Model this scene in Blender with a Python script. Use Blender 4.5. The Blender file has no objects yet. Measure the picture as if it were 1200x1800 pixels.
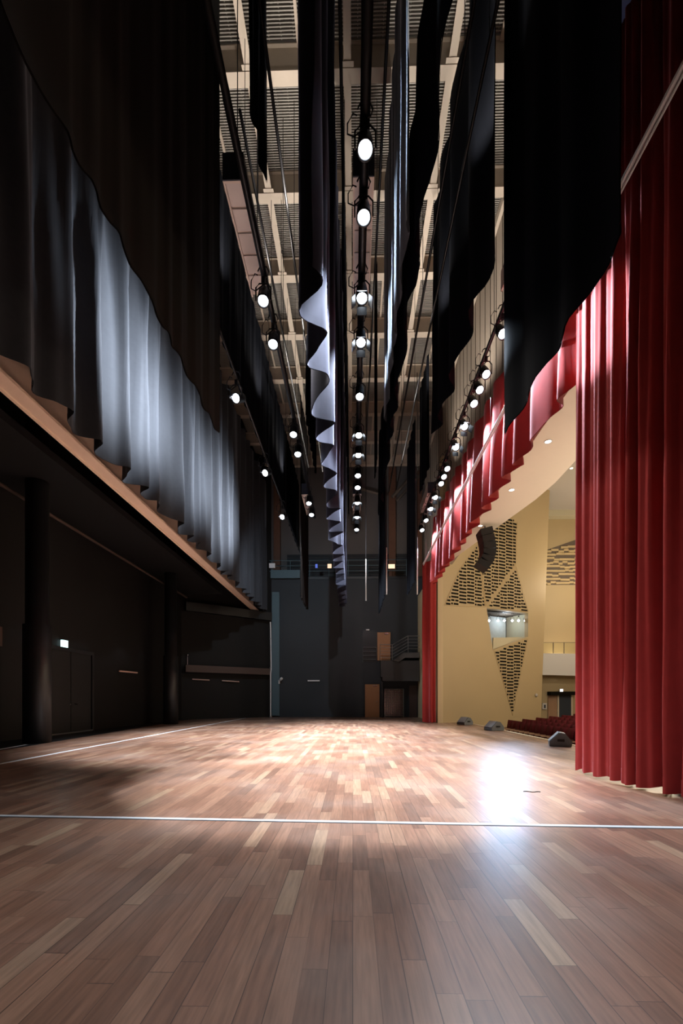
import bpy, bmesh, math, random
from mathutils import Vector, Matrix, noise
C = bpy.context.scene.collection
PI = math.pi
F = 800.0            # focal length in pixels of the 1200 px wide frame
EYE = 1.2            # eye height above the stage floor
YAW = math.atan(20.0 / F)
FW = Vector((-math.sin(YAW), math.cos(YAW), 0)); RT = Vector((math.cos(YAW), math.sin(YAW), 0))
HZ = 1228.0
O0 = Vector((0, 0, EYE))

def ray(px, py):
    return FW + RT * ((px - 600) / F) + Vector((0, 0, (HZ - py) / F))
def on_x(px, py, X):
    d = ray(px, py); return O0 + d * (X / d.x)
def on_y(px, py, Y):
    d = ray(px, py); return O0 + d * (Y / d.y)
def on_z(px, py, z):                     # z above the floor
    d = ray(px, py); return O0 + d * ((z - EYE) / d.z)
def on_plane(px, py, p, n):
    d = ray(px, py); return O0 + d * ((p - O0).dot(n) / d.dot(n))

# ------------------------------------------------------------------ materials
def mat(name, col, rough=0.6, metal=0.0, sheen=0.0, sheen_tint=None, spec=0.5, var=0.0, vscale=6.0, bump=0.0, coat=0.0):
    m = bpy.data.materials.new(name); m.use_nodes = True
    nt = m.node_tree; b = nt.nodes['Principled BSDF']
    b.inputs['Base Color'].default_value = (*col, 1); b.inputs['Roughness'].default_value = rough
    b.inputs['Metallic'].default_value = metal; b.inputs['Specular IOR Level'].default_value = spec
    if sheen:
        b.inputs['Sheen Weight'].default_value = sheen; b.inputs['Sheen Roughness'].default_value = 0.35
        b.inputs['Sheen Tint'].default_value = (*(sheen_tint or (1, 1, 1)), 1)
    if coat:
        b.inputs['Coat Weight'].default_value = coat; b.inputs['Coat Roughness'].default_value = 0.2
    if var or bump:
        tc = nt.nodes.new('ShaderNodeTexCoord'); n = nt.nodes.new('ShaderNodeTexNoise')
        n.inputs['Scale'].default_value = vscale; n.inputs['Detail'].default_value = 5
        nt.links.new(tc.outputs['Object'], n.inputs['Vector'])
        if var:
            mx = nt.nodes.new('ShaderNodeMix'); mx.data_type = 'RGBA'
            mx.inputs[6].default_value = (*[c * (1 - var) for c in col], 1)
            mx.inputs[7].default_value = (*[min(1, c * (1 + var)) for c in col], 1)
            nt.links.new(n.outputs['Fac'], mx.inputs[0]); nt.links.new(mx.outputs[2], b.inputs['Base Color'])
        if bump:
            bp = nt.nodes.new('ShaderNodeBump'); bp.inputs['Strength'].default_value = bump
            bp.inputs['Distance'].default_value = 0.02
            nt.links.new(n.outputs['Fac'], bp.inputs['Height']); nt.links.new(bp.outputs['Normal'], b.inputs['Normal'])
    return m

def emit(name, col, s):
    m = bpy.data.materials.new(name); m.use_nodes = True
    b = m.node_tree.nodes['Principled BSDF']
    b.inputs['Base Color'].default_value = (*col, 1)
    b.inputs['Emission Color'].default_value = (*col, 1); b.inputs['Emission Strength'].default_value = s
    return m

M = {}
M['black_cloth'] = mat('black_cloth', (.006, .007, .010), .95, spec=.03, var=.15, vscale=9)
M['lit_black_cloth'] = mat('lit_black_cloth', (.042, .044, .050), .92, sheen=.2, sheen_tint=(.75, .85, 1), spec=.12, var=.12, vscale=9)  # black cloth made lighter: the strong lantern light is put into its colour
M['charcoal_cloth'] = mat('charcoal_cloth', (.026, .027, .040), .95, sheen=.2, sheen_tint=(.65, .7, 1), spec=.1, var=.15, vscale=9)
M['red_velvet'] = mat('red_velvet', (.34, .034, .032), .85, sheen=.35, sheen_tint=(1, .55, .62), spec=.15, var=.12, vscale=7)
M['tan_steel'] = mat('tan_steel', (.52, .44, .35), .6, var=.06)
M['tan_dark'] = mat('tan_dark', (.15, .12, .095), .7, var=.1)
M['grating'] = mat('grating', (.34, .32, .28), .6)
M['roof'] = mat('roof', (.06, .045, .035), .9, var=.4, vscale=.5)
M['black_wall'] = mat('black_wall', (.0065, .0055, .005), .75, var=.25, spec=.3, vscale=.6)
M['navy_wall'] = mat('navy_wall', (.022, .027, .032), .7, var=.25, vscale=.4)
M['grey_wall'] = mat('grey_wall', (.14, .13, .125), .85, var=.12, vscale=.5)
M['teal_or_blue_lit'] = mat('teal_or_blue_lit', (.07, .12, .14), .55)
M['rust_column'] = mat('rust_column', (.16, .075, .045), .7, var=.2)
M['black_paint'] = mat('black_paint', (.012, .012, .013), .45)
M['black_metal'] = mat('black_metal', (.015, .015, .017), .4, metal=.3)
M['steel'] = mat('steel', (.42, .43, .45), .3, metal=.9)
M['chrome'] = mat('chrome', (.7, .7, .7), .2, metal=1)
M['bulkhead'] = mat('bulkhead', (.82, .62, .48), .6, var=.03)
M['bulkhead_edge'] = mat('bulkhead_edge', (.86, .66, .50), .5)
M['panel_wall'] = mat('panel_wall', (.40, .33, .26), .75, var=.05, vscale=.8)
M['gold_wall'] = mat('gold_wall', (.54, .43, .25), .6, var=.05, vscale=.7)
M['pale_wall'] = mat('pale_wall', (.62, .58, .42), .6, var=.03)
M['cream'] = mat('cream', (.80, .71, .58), .6, var=.02)
M['grey_ceiling'] = mat('grey_ceiling', (.55, .52, .48), .7)
M['slot'] = mat('slot', (.012, .011, .009), .9, spec=.1)
M['relief'] = mat('relief', (.60, .47, .26), .6)
M['white_paint'] = mat('white_paint', (.74, .74, .74), .5)
M['strip_white'] = mat('strip_white', (.72, .63, .58), .55)
M['strip_panel'] = mat('strip_panel', (.66, .62, .62), .35)
M['navy_end'] = mat('navy_end', (.02, .028, .055), .6)
M['orange_door'] = mat('orange_door', (.38, .18, .075), .5, var=.1, vscale=2)
M['dark_door'] = mat('dark_door', (.012, .011, .011), .45)
M['maroon_door'] = mat('maroon_door', (.05, .025, .02), .5)
M['concrete'] = mat('concrete', (.055, .052, .05), .85, var=.15)
M['seat_fabric'] = mat('seat_fabric', (.13, .016, .022), .85, spec=.2, var=.1)
M['seat_shell'] = mat('seat_shell', (.11, .014, .018), .6, spec=.2)
M['speaker_grey'] = mat('speaker_grey', (.17, .19, .21), .55, var=.1, vscale=20)
M['speaker_black'] = mat('speaker_black', (.012, .013, .014), .55)
M['tape'] = mat('tape', (.55, .57, .60), .5)
M['groove'] = mat('groove', (.03, .03, .035), .6)
M['glass'] = mat('glass', (.55, .58, .50), .15)
M['blue_door'] = mat('blue_door', (.03, .045, .07), .5)
M['wood_leaf'] = mat('wood_leaf', (.45, .28, .18), .5, var=.1)
M['pink_bar'] = mat('pink_bar', (.55, .36, .30), .5)
M['brown_beam'] = mat('brown_beam', (.06, .035, .026), .7)
M['fresco'] = mat('box_back', (.40, .44, .44), .6, var=.15, vscale=5)
M['lens'] = emit('lens', (.80, .90, 1.0), 28)
M['lens_warm'] = emit('lens_warm', (1, .88, .7), 9)
M['exit_glow'] = emit('exit_glow', (.55, .95, 1.0), 3.0)
M['sign_glow'] = emit('sign_glow', (1, .72, .48), 1.1)
M['blue_glow'] = emit('blue_glow', (.12, .2, .8), .5)

def wood_floor():
    m = bpy.data.materials.new('stage_planks'); m.use_nodes = True
    nt = m.node_tree; N = nt.nodes; L = nt.links; b = N['Principled BSDF']
    def math_(op, a, c=None):
        n = N.new('ShaderNodeMath'); n.operation = op
        for i, v in enumerate((a, c)):
            if v is None: continue
            if isinstance(v, (int, float)): n.inputs[i].default_value = v
            else: L.new(v, n.inputs[i])
        return n.outputs[0]
    tc = N.new('ShaderNodeTexCoord'); sp = N.new('ShaderNodeSeparateXYZ'); L.new(tc.outputs['Object'], sp.inputs[0])
    W, LEN = .112, .86
    u = math_('DIVIDE', sp.outputs['X'], W); row = math_('FLOOR', u); fu = math_('FRACT', u)
    wn = N.new('ShaderNodeTexWhiteNoise'); wn.noise_dimensions = '1D'; L.new(row, wn.inputs['W'])
    v = math_('ADD', math_('DIVIDE', sp.outputs['Y'], LEN), math_('MULTIPLY', wn.outputs['Value'], 7.3))
    # unequal board lengths: warp v a little
    wv = math_('ADD', v, math_('MULTIPLY', math_('SINE', math_('MULTIPLY', v, 2.4)), .17))
    col = math_('FLOOR', wv); fv = math_('FRACT', wv)
    cb = N.new('ShaderNodeCombineXYZ'); L.new(row, cb.inputs[0]); L.new(col, cb.inputs[1])
    wc = N.new('ShaderNodeTexWhiteNoise'); wc.noise_dimensions = '3D'; L.new(cb.outputs[0], wc.inputs['Vector'])
    ramp = N.new('ShaderNodeValToRGB'); L.new(wc.outputs['Value'], ramp.inputs[0])
    e = ramp.color_ramp.elements
    e[0].position = 0; e[0].color = (.160, .082, .054, 1); e[1].position = 1; e[1].color = (.35, .225, .145, 1)
    for p, c in ((.22, (.205, .103, .066, 1)), (.5, (.24, .121, .078, 1)), (.75, (.27, .143, .092, 1)), (.92, (.30, .172, .112, 1))):
        k = e.new(p); k.color = c
    # grain
    mp = N.new('ShaderNodeMapping'); L.new(tc.outputs['Object'], mp.inputs[0]); mp.inputs['Scale'].default_value = (48, 3.2, 1)
    ad = N.new('ShaderNodeVectorMath'); ad.operation = 'ADD'; L.new(mp.outputs[0], ad.inputs[0])
    sc2 = N.new('ShaderNodeVectorMath'); sc2.operation = 'SCALE'; sc2.inputs['Scale'].default_value = 37; L.new(wc.outputs['Color'], sc2.inputs[0])
    L.new(sc2.outputs[0], ad.inputs[1])
    ng = N.new('ShaderNodeTexNoise'); ng.inputs['Scale'].default_value = 1; ng.inputs['Detail'].default_value = 6; L.new(ad.outputs[0], ng.inputs['Vector'])
    g = math_('ADD', math_('MULTIPLY', ng.outputs['Fac'], 1.1), .45)
    mul = N.new('ShaderNodeMix'); mul.data_type = 'RGBA'; mul.blend_type = 'MULTIPLY'; mul.inputs[0].default_value = 1
    L.new(ramp.outputs[0], mul.inputs[6])
    gc = N.new('ShaderNodeCombineColor'); [L.new(g, gc.inputs[i]) for i in range(3)]; L.new(gc.outputs[0], mul.inputs[7])
    # wear / dusty scuffs
    nw = N.new('ShaderNodeTexNoise'); nw.inputs['Scale'].default_value = .9; nw.inputs['Detail'].default_value = 7; L.new(tc.outputs['Object'], nw.inputs['Vector'])
    wr = N.new('ShaderNodeMapRange'); L.new(nw.outputs['Fac'], wr.inputs[0]); wr.inputs[1].default_value = .45; wr.inputs[2].default_value = .75
    wr.inputs[3].default_value = 0; wr.inputs[4].default_value = .32
    mw = N.new('ShaderNodeMix'); mw.data_type = 'RGBA'; L.new(wr.outputs[0], mw.inputs[0]); L.new(mul.outputs[2], mw.inputs[6]); mw.inputs[7].default_value = (.36, .29, .25, 1)
    # gaps
    gu = math_('LESS_THAN', math_('MINIMUM', fu, math_('SUBTRACT', 1.0, fu)), .022)
    gv = math_('LESS_THAN', math_('MINIMUM', fv, math_('SUBTRACT', 1.0, fv)), .0022)
    wg = N.new('ShaderNodeTexWhiteNoise'); wg.noise_dimensions = '1D'; L.new(math_('ADD', row, 91.3), wg.inputs['W'])
    gap = math_('MAXIMUM', math_('MULTIPLY', gu, math_('ADD', math_('MULTIPLY', wg.outputs['Value'], .9), .12)), math_('MULTIPLY', gv, .6))
    md = N.new('ShaderNodeMix'); md.data_type = 'RGBA'; L.new(gap, md.inputs[0]); L.new(mw.outputs[2], md.inputs[6]); md.inputs[7].default_value = (.03, .02, .016, 1)
    L.new(md.outputs[2], b.inputs['Base Color'])
    rr = N.new('ShaderNodeMapRange'); L.new(nw.outputs['Fac'], rr.inputs[0]); rr.inputs[1].default_value = .3; rr.inputs[2].default_value = .7
    rr.inputs[3].default_value = .36; rr.inputs[4].default_value = .46; L.new(rr.outputs[0], b.inputs['Roughness'])
    b.inputs['Specular IOR Level'].default_value = .4
    b.inputs['Coat Weight'].default_value = .5; b.inputs['Coat Roughness'].default_value = .27
    bp = N.new('ShaderNodeBump'); bp.inputs['Strength'].default_value = .12; bp.inputs['Distance'].default_value = .004
    L.new(math_('SUBTRACT', ng.outputs['Fac'], math_('MULTIPLY', gap, 2.0)), bp.inputs['Height']); L.new(bp.outputs[0], b.inputs['Normal'])
    return m
M['planks'] = wood_floor()

# ------------------------------------------------------------------ mesh helpers
def obj(name, bm, m, parent=None, smooth=False, loc=None):
    me = bpy.data.meshes.new(name); bm.normal_update(); bm.to_mesh(me); bm.free()
    if m is not None: me.materials.append(m)
    if smooth:
        for p in me.polygons: p.use_smooth = True
    o = bpy.data.objects.new(name, me); C.objects.link(o)
    if parent is not None: o.parent = parent
    if loc is not None: o.location = loc
    return o

def tag(o, label, cat, group=None):
    o['label'] = label; o['category'] = cat
    if group: o['group'] = group
    return o

def thing(name, label, cat, loc=(0, 0, 0), rotz=0.0, group=None):
    o = bpy.data.objects.new(name, None); C.objects.link(o)
    o.location = loc; o.rotation_euler = (0, 0, rotz); o.empty_display_size = .2
    return tag(o, label, cat, group)

def struct(name, bm, m, label=None, cat='wall', smooth=False):
    o = obj(name, bm, m, smooth=smooth); o['kind'] = 'structure'
    o['label'] = label or (name.replace('_', ' ') + ' of the theatre stage'); o['category'] = cat
    return o

def dup(root, loc=None, rot=None, label=None, group=None):
    r = root.copy(); C.objects.link(r)
    if loc is not None: r.location = loc
    if rot is not None: r.rotation_euler = rot
    if label: r['label'] = label
    if group: r['group'] = group
    for ch in list(root.children):
        c = ch.copy(); C.objects.link(c); c.parent = r
        for g in list(ch.children):
            d = g.copy(); C.objects.link(d); d.parent = c
    return r

def NB(): return bmesh.new()

def box(bm, lo, hi, mtx=None):
    vs = []
    for z in (lo[2], hi[2]):
        for x, y in ((lo[0], lo[1]), (hi[0], lo[1]), (hi[0], hi[1]), (lo[0], hi[1])):
            p = Vector((x, y, z)); vs.append(bm.verts.new(mtx @ p if mtx else p))
    for f in ((3, 2, 1, 0), (4, 5, 6, 7), (0, 1, 5, 4), (1, 2, 6, 5), (2, 3, 7, 6), (3, 0, 4, 7)):
        bm.faces.new([vs[i] for i in f])
    return bm

def tube(bm, pts, r, n=8, caps=True):
    pts = [Vector(p) for p in pts]; rings = []
    for i, p in enumerate(pts):
        a = pts[max(0, i - 1)]; b = pts[min(len(pts) - 1, i + 1)]
        t = (b - a).normalized()
        ref = Vector((0, 0, 1)) if abs(t.z) < .9 else Vector((1, 0, 0))
        u = t.cross(ref).normalized(); w = u.cross(t).normalized()
        rr = r[i] if isinstance(r, (list, tuple)) else r
        rings.append([bm.verts.new(p + u * rr * math.cos(2 * PI * k / n) + w * rr * math.sin(2 * PI * k / n)) for k in range(n)])
    for i in range(len(rings) - 1):
        for k in range(n):
            bm.faces.new((rings[i][k], rings[i][(k + 1) % n], rings[i + 1][(k + 1) % n], rings[i + 1][k]))
    if caps:
        bm.faces.new(rings[0][::-1]); bm.faces.new(rings[-1])
    return bm

def lathe(bm, prof, n=20, caps=(True, True)):
    rings = [[bm.verts.new((r * math.cos(2 * PI * k / n), r * math.sin(2 * PI * k / n), z)) for k in range(n)] for r, z in prof]
    for i in range(len(rings) - 1):
        for k in range(n):
            bm.faces.new((rings[i][k], rings[i][(k + 1) % n], rings[i + 1][(k + 1) % n], rings[i + 1][k]))
    if caps[0]: bm.faces.new(rings[0][::-1])
    if caps[1]: bm.faces.new(rings[-1])
    return bm

def prism(bm, poly, off):
    """solid: polygon (list of Vector) extruded by vector off"""
    off = Vector(off); a = [bm.verts.new(p) for p in poly]; b = [bm.verts.new(Vector(p) + off) for p in poly]
    n = len(a)
    bm.faces.new(a[::-1]); bm.faces.new(b)
    for i in range(n): bm.faces.new((a[i], a[(i + 1) % n], b[(i + 1) % n], b[i]))
    bmesh.ops.recalc_face_normals(bm, faces=bm.faces)
    return bm

ORD = ['first', 'second', 'third', 'fourth', 'fifth', 'sixth', 'seventh', 'eighth', 'ninth', 'tenth', 'eleventh', 'twelfth', 'thirteenth', 'fourteenth', 'fifteenth']

# ------------------------------------------------------------------ setting: floors
bm = NB()
v = [(-6.9, -4, 0), (5.62, -4, 0), (5.62, 21.0, 0), (5.0, 23.2, 0), (4.6, 29.5, 0), (-5.3, 29.5, 0), (-9.4, 26, 0), (-8.0, 9, 0)]
bm.faces.new([bm.verts.new(p) for p in v])
struct('floor', bm, M['planks'], 'reddish brown plank stage floor', 'floor')
bm = NB(); box(bm, (-10.2, -4, -.6), (5.55, 30, -.006)); struct('floor_substage', bm, M['black_paint'], 'black painted floor at the stage edge', 'floor')
bm = NB(); box(bm, (5.56, -4, -.95), (16, 34, -.85)); struct('floor_auditorium', bm, M['tan_dark'], 'dark floor of the auditorium', 'floor')
bm = NB(); box(bm, (5.62, -2, -.3), (5.72, 21.6, .012)); struct('trim_1', bm, M['cream'], 'pale nosing along the stage edge', 'trim')

# white joint across the stage and the long line on the left
a = on_z(-40, 1433.4, 0); b = on_z(1240, 1456, 0); dr = (b - a).normalized(); pr = Vector((dr.y, -dr.x, 0))
bm = NB(); prism(bm, [a + pr * .022, b + pr * .022, b - pr * .035, a - pr * .035], (0, 0, .003))
o = thing('floor_strip', 'long white metal strip across the planks in front of the light pool', 'floor strip', (0, 0, 0))
obj('strip', bm, M['tape'], o)
bm = NB(); prism(bm, [a + pr * .048, b + pr * .048, b + pr * .0225, a + pr * .0225], (0, 0, .002)); obj('groove', bm, M['groove'], o)
a = on_z(-20, 1346.5, 0); b = on_z(432, 1262, 0); pr = Vector((1, 0, 0))
bm = NB(); prism(bm, [a - pr * .045, b - pr * .045, b + pr * .045, a + pr * .045], (0, 0, .003))
tag(obj('floor_tape', bm, M['tape']), 'thin white line running along the planks towards the back corner', 'floor tape')
a = on_z(-10, 1319, 0); b = on_z(46, 1309, 0)
bm = NB(); prism(bm, [a - pr * .04, b - pr * .04, b + pr * .04, a + pr * .04], (0, 0, .003))
tag(obj('floor_tape', bm, M['tape']), 'short pale line at the foot of the near black column', 'floor tape')
# little cable scrap on the floor
bm = NB(); p0 = on_z(920, 1392, 0); p1 = on_z(950, 1393, 0)
tube(bm, [p0.lerp(p1, t) + Vector((0, .02 * math.sin(t * 9), .006)) for t in [i / 12 for i in range(13)]], .005, 6)
tag(obj('cord_scrap', bm, M['black_paint']), 'small black scrap of cord lying on the shiny planks', 'cord')

# ------------------------------------------------------------------ setting: walls
E = EYE
GZ_ = EYE + 15.0
bm = NB(); box(bm, (-10.2, -4, 0), (-9.85, 25.9, 19)); struct('wall_left', bm, M['black_wall'], 'near black side wall with a double door')
p, q = Vector((-9.85, 25.9, 0)), Vector((-5.3, 29.5, 0)); nrm = Vector((p.y - q.y, q.x - p.x, 0)).normalized()
bm = NB(); prism(bm, [p, q, q + nrm * .3, p + nrm * .3], (0, 0, 19)); struct('wall_corner', bm, M['black_wall'], 'black angled wall behind the far column')
CW = (p, Vector((q.y - p.y, p.x - q.x, 0)).normalized())
BY = 29.5
bm = NB(); box(bm, (-5.3, BY, 0), (5.0, BY + .3, E + 7.9)); struct('wall_back', bm, M['navy_wall'], 'blue black back wall of the stage')
bm = NB(); box(bm, (-10.2, 31.8, E + 7.0), (5.6, 32.1, 20)); struct('wall_back_upper', bm, M['grey_wall'], 'dim grey wall above the rear gallery')
bm = NB(); box(bm, (-5.6, BY - .05, E + 7.75), (5.0, 31.8, E + 7.9)); struct('floor_gallery', bm, M['black_paint'], 'dark gallery floor on the back wall', 'floor')
bm = NB()   # proscenium wall above the opening (panel joints built as thin ribs)
box(bm, (4.62, 2, E + 6.7), (4.95, 29.5, 19.5))
struct('wall_proscenium', bm, M['panel_wall'], 'tan panelled wall above the stage opening')
bm = NB()
y = 3.0
while y < 29: box(bm, (4.606, y, E + 6.75), (4.62, y + .02, E + 14.9)); y += .62
struct('trim_2', bm, M['tan_dark'], 'joints of the tan wall panels', 'trim')
bm = NB(); box(bm, (4.30, 7.2 - 12, 0), (4.6, 6.2, E + 6.7)); struct('wall_proscenium_near', bm, M['gold_wall'], 'near jamb of the stage opening')
j0 = on_y(769, 1270, 22.6); j1 = on_y(778.5, 1270, 22.6)
bm = NB(); box(bm, (j0.x, 22.6, 0), (j1.x, 29.5, E + 6.6)); struct('wall_proscenium_far', bm, mat('jamb', (.72, .60, .36), .6), 'far pale jamb of the stage opening')
bm = NB(); box(bm, (-10.2, -4.3, 0), (16, -4, 19.5)); struct('wall_rear', bm, M['black_wall'], 'black wall behind the viewer')

n0 = on_x(1087, 165, 4.56)
bm = NB(); box(bm, (4.52, 3.2, n0.z), (4.60, 7.0, GZ_ - .2)); box(bm, (4.52, 7.03, n0.z), (4.60, 8.6, GZ_ - .2)); struct('wall_blue_lit_panel', bm, mat('blue_lit_panel', (.07, .09, .26), .6), 'wall panels above the near red curtain coloured as if blue lit')  # blue light on the tan wall is put into the colour of these panels
bm = NB(); box(bm, (4.50, 3.2, n0.z - .03), (4.56, 8.6, n0.z)); struct('trim_8', bm, M['steel'], 'bright lower edge of the blue lit wall panels', 'trim')
# gallery on the back wall
t = thing('gallery_railing', 'thin railing along the high gallery on the back wall', 'railing', (0, BY - .1, E + 7.9))
for i, z in enumerate((.35, .7, 1.05)):
    bm = NB(); tube(bm, [(-5.4, 0, z), (3.6, 0, z)], .025, 6); obj('rail', bm, M['teal_or_blue_lit'], t)
for i in range(8):
    bm = NB(); tube(bm, [(-5.3 + i * 1.25, 0, 0), (-5.3 + i * 1.25, 0, 1.05)], .025, 6); obj('post', bm, M['teal_or_blue_lit'], t)
l = on_y(476, 1003, BY - .2); r_ = on_y(527, 1017, BY - .2)
bm = NB(); box(bm, (l.x, BY - .34, r_.z), (r_.x, BY - .22, l.z)); tag(obj('gallery_hanging_panel', bm, M['teal_or_blue_lit']), 'blue grey panel on the gallery edge beside the lit border curtain', 'panel')
for nm, x0, x1, y0, y1, m in (('column_far_1', 481, 492.5, 800, 1002, 'rust_column'), ('column_far_2', 683, 695, 800, 1000, 'rust_column'), ('column_far_3', 733, 741, 900, 1000, 'rust_column')):
    l = on_y(x0, y1, 31.5); h = on_y(x1, y0, 31.5)
    bm = NB(); box(bm, (l.x, 31.4, E + 7.9), (h.x, 31.79, 19.5)); struct(nm, bm, M[m], 'brown steel column above the gallery', 'column')
bm = NB(); l = on_y(478, 1041, BY - .1); h = on_y(491, 1142, BY - .1)
box(bm, (l.x, BY - .16, 0.1), (h.x, BY - .01, l.z)); struct('column_blue_lit', bm, M['teal_or_blue_lit'], 'blue lit pilaster on the back wall', 'column')  # blue light falling on the pilaster is put into its colour
def bar(a, b, w, m, name, label, cat='beam'):
    bm = NB(); tube(bm, [a, b], w, 6); return struct(name, bm, M[m], label, cat)
bar(on_y(689, 874, 31), on_y(745, 812, 31), .12, 'tan_dark', 'beam_brace_1', 'diagonal roof brace over the gallery')
bar(on_y(697, 880, 31), on_y(753, 818, 31), .09, 'tan_dark', 'beam_brace_2', 'lower diagonal roof brace over the gallery')
bar(on_y(600, 850, 31), on_y(680, 872, 31), .1, 'tan_dark', 'beam_brace_3', 'sloping roof brace beside the centre pipe')
bar(on_y(690, 782, 30), on_y(756, 806, 30), .06, 'tan_dark', 'beam_brace_4', 'thin sloping roof brace over the gallery')
bm = NB()   # lower part of the upper wall: dark louvres
for i in range(9):
    z = E + 7.95 + i * .24; box(bm, (-4.6, 31.72, z), (4.5, 31.8, z + .19))
struct('trim_3', bm, M['navy_wall'], 'dark horizontal boards behind the gallery railing', 'trim')

# ------------------------------------------------------------------ ceiling
GZ = E + 15.0      # underside of the steel beams
bm = NB(); box(bm, (-10.2, -4, 19.2), (5.6, 32, 19.4)); struct('ceiling', bm, M['roof'], 'dark roof above the steel grid', 'ceiling')
bm = NB(); y = 5.2
while y < 29.2:
    box(bm, (-6.2, y, GZ + .62), (4.6, y + .024, GZ + .65)); y += .062
x = -6.2
while x < 4.6:
    box(bm, (x, 5.2, GZ + .66), (x + .02, 29.2, GZ + .70)); x += .30
struct('ceiling_grating', bm, M['grating'], 'steel grating walkway floor of the fly grid', 'ceiling')
def ibeam(bm, axis, c, a0, a1, w, h):
    t = .03
    for lo, hi, z0, z1 in ((-w / 2, w / 2, 0, t), (-w / 2, w / 2, h - t, h), (-.02, .02, t, h - t)):
        if axis == 'x': box(bm, (a0, c + lo, GZ + z0), (a1, c + hi, GZ + z1))
        else: box(bm, (c + lo, a0, GZ + z0), (c + hi, a1, GZ + z1))
ys = [F * 15 / (HZ - 120) + .2622 * 10 * i for i in range(8)]
ys = [ys[0] - 2.622 * 2, ys[0] - 2.622] + ys
k = 0
for y in ys:
    bm = NB(); w = .29
    box(bm, (-6.3, y, GZ), (4.6, y + w, GZ + .03)); box(bm, (-6.3, y + .02, GZ + .03), (4.6, y + .06, GZ + .57)); box(bm, (-6.3, y - .05, GZ + .57), (4.6, y + w, GZ + .60))
    k += 1; struct('ceiling_beam_%d' % k, bm, M['tan_steel'], 'tan steel cross beam under the fly grid', 'beam')
for x in (-4.9, -2.49, -.13, 2.34):
    for i in range(len(ys) - 1):
        bm = NB(); box(bm, (x - .09, ys[i] + .30, GZ + .02), (x + .09, ys[i + 1] - .02, GZ + .05)); box(bm, (x - .015, ys[i] + .30, GZ + .05), (x + .015, ys[i + 1] - .07, GZ + .52))
        box(bm, (x - .15, ys[i + 1] - .12, GZ - .0), (x + .15, ys[i + 1] - .02, GZ + .015))
        k += 1; struct('ceiling_beam_%d' % k, bm, M['tan_steel'], 'tan lengthwise girder between cross beams', 'beam')
for x in (-3.65, -1.3, 1.12, 3.5):
    bm = NB(); box(bm, (x - .035, 5.2, GZ + .55), (x + .035, 29.2, GZ + .61)); k += 1
    struct('ceiling_beam_%d' % k, bm, M['tan_steel'], 'thin tan joist under the grating', 'beam')
bm = NB(); box(bm, (4.5, 5, GZ - .1), (4.6, 29.4, GZ + .15)); k += 1; struct('ceiling_beam_%d' % k, bm, M['tan_steel'], 'tan edge beam along the proscenium wall', 'beam')

# ------------------------------------------------------------------ curtains
def fold(s, per, seed):
    q = s / per
    q += .55 * noise.noise((q * .55, seed * 7.1, 0)) + .12 * noise.noise((q * 1.9, seed * 3.3, 5))
    a = .8 + .45 * noise.noise((q * .8, seed * 1.7, 9))
    base = math.sin(2 * PI * q)
    return a, q, base

def curtain(name, label, path, zb, zt, amp, per, seed, m, group=None, cat='curtain', hem=.13, sharp=.35, fine=.28, gather=.75, hemwave=.02, flare=0.0, lean=0.0, res=11, rows=9, hang=None, top_amp=.55, calm=None):
    path = [Vector((p[0], p[1], 0)) for p in path]
    seg = [(path[i + 1] - path[i]).length for i in range(len(path) - 1)]; Ltot = sum(seg)
    def at(s):
        s = min(max(s, 0), Ltot)
        for i, l in enumerate(seg):
            if s <= l or i == len(seg) - 1:
                t = (path[i + 1] - path[i]).normalized(); return path[i] + t * s, Vector((t.y, -t.x, 0)), t
            s -= l
    nu = max(8, int(Ltot / per * res))
    zs = [zb + hem] + [zb + hem + (zt - zb - hem) * ((j / rows) ** 1.5) for j in range(1, rows + 1)]
    def pos(i, z):
        s = Ltot * i / nu; a, q, base = fold(s, per, seed)
        f = min(1, max(0, (z - zb) / max(.1, zt - zb)))
        A = amp * a * (1 - (1 - top_amp) * f) * (1 + flare * (1 - f) ** 2)
        if calm: A *= 1 - (1 - calm[1]) * min(1, max(0, (s - Ltot + calm[0]) / .5))
        drift = .10 * noise.noise((q * .9, z * .35, seed))
        b = math.sin(2 * PI * (q + drift)); b = (1 - sharp) * b + sharp * math.copysign(abs(b) ** .45, b)
        d = A * b + A * fine * math.sin(2 * PI * (q * 2.63 + .2 * math.sin(z * .5 + seed))) * (.6 + .4 * f) + A * .16 * noise.noise((q * 4.1, z * .6, seed + 3))
        tg = A * gather * math.cos(2 * PI * (q + drift)) * .55
        p, n, t = at(s)
        e = min(1, i / 3, (nu - i) / 3)
        zz = z
        if f < .05: zz = z + hemwave * b + hemwave * .6 * noise.noise((q * 2, 1, seed))
        return p + n * (d + lean * (1 - f)) + t * (tg * e) + Vector((0, 0, zz))
    def grid(zlist):
        bm = NB(); g = [[bm.verts.new(pos(i, z)) for i in range(nu + 1)] for z in zlist]
        for j in range(len(zlist) - 1):
            for i in range(nu): bm.faces.new((g[j][i], g[j][i + 1], g[j + 1][i + 1], g[j + 1][i]))
        return bm
    root = thing(name, label, cat, (0, 0, 0), 0, group)
    o = obj('cloth', grid(zs), m, root, True)
    md = o.modifiers.new('thick', 'SOLIDIFY'); md.thickness = .012; md.offset = 0; md.use_rim = False
    h = obj('hem', grid([zb, zb + hem * .5, zb + hem]), m, root, True)
    md = h.modifiers.new('thick', 'SOLIDIFY'); md.thickness = .017; md.offset = 0; md.use_rim = False
    if hang:
        bm = NB(); a, b = Vector(hang[0]), Vector(hang[1]); tube(bm, [a, b], .03, 8); obj('batten', bm, M['black_metal'], root)
    return root

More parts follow.
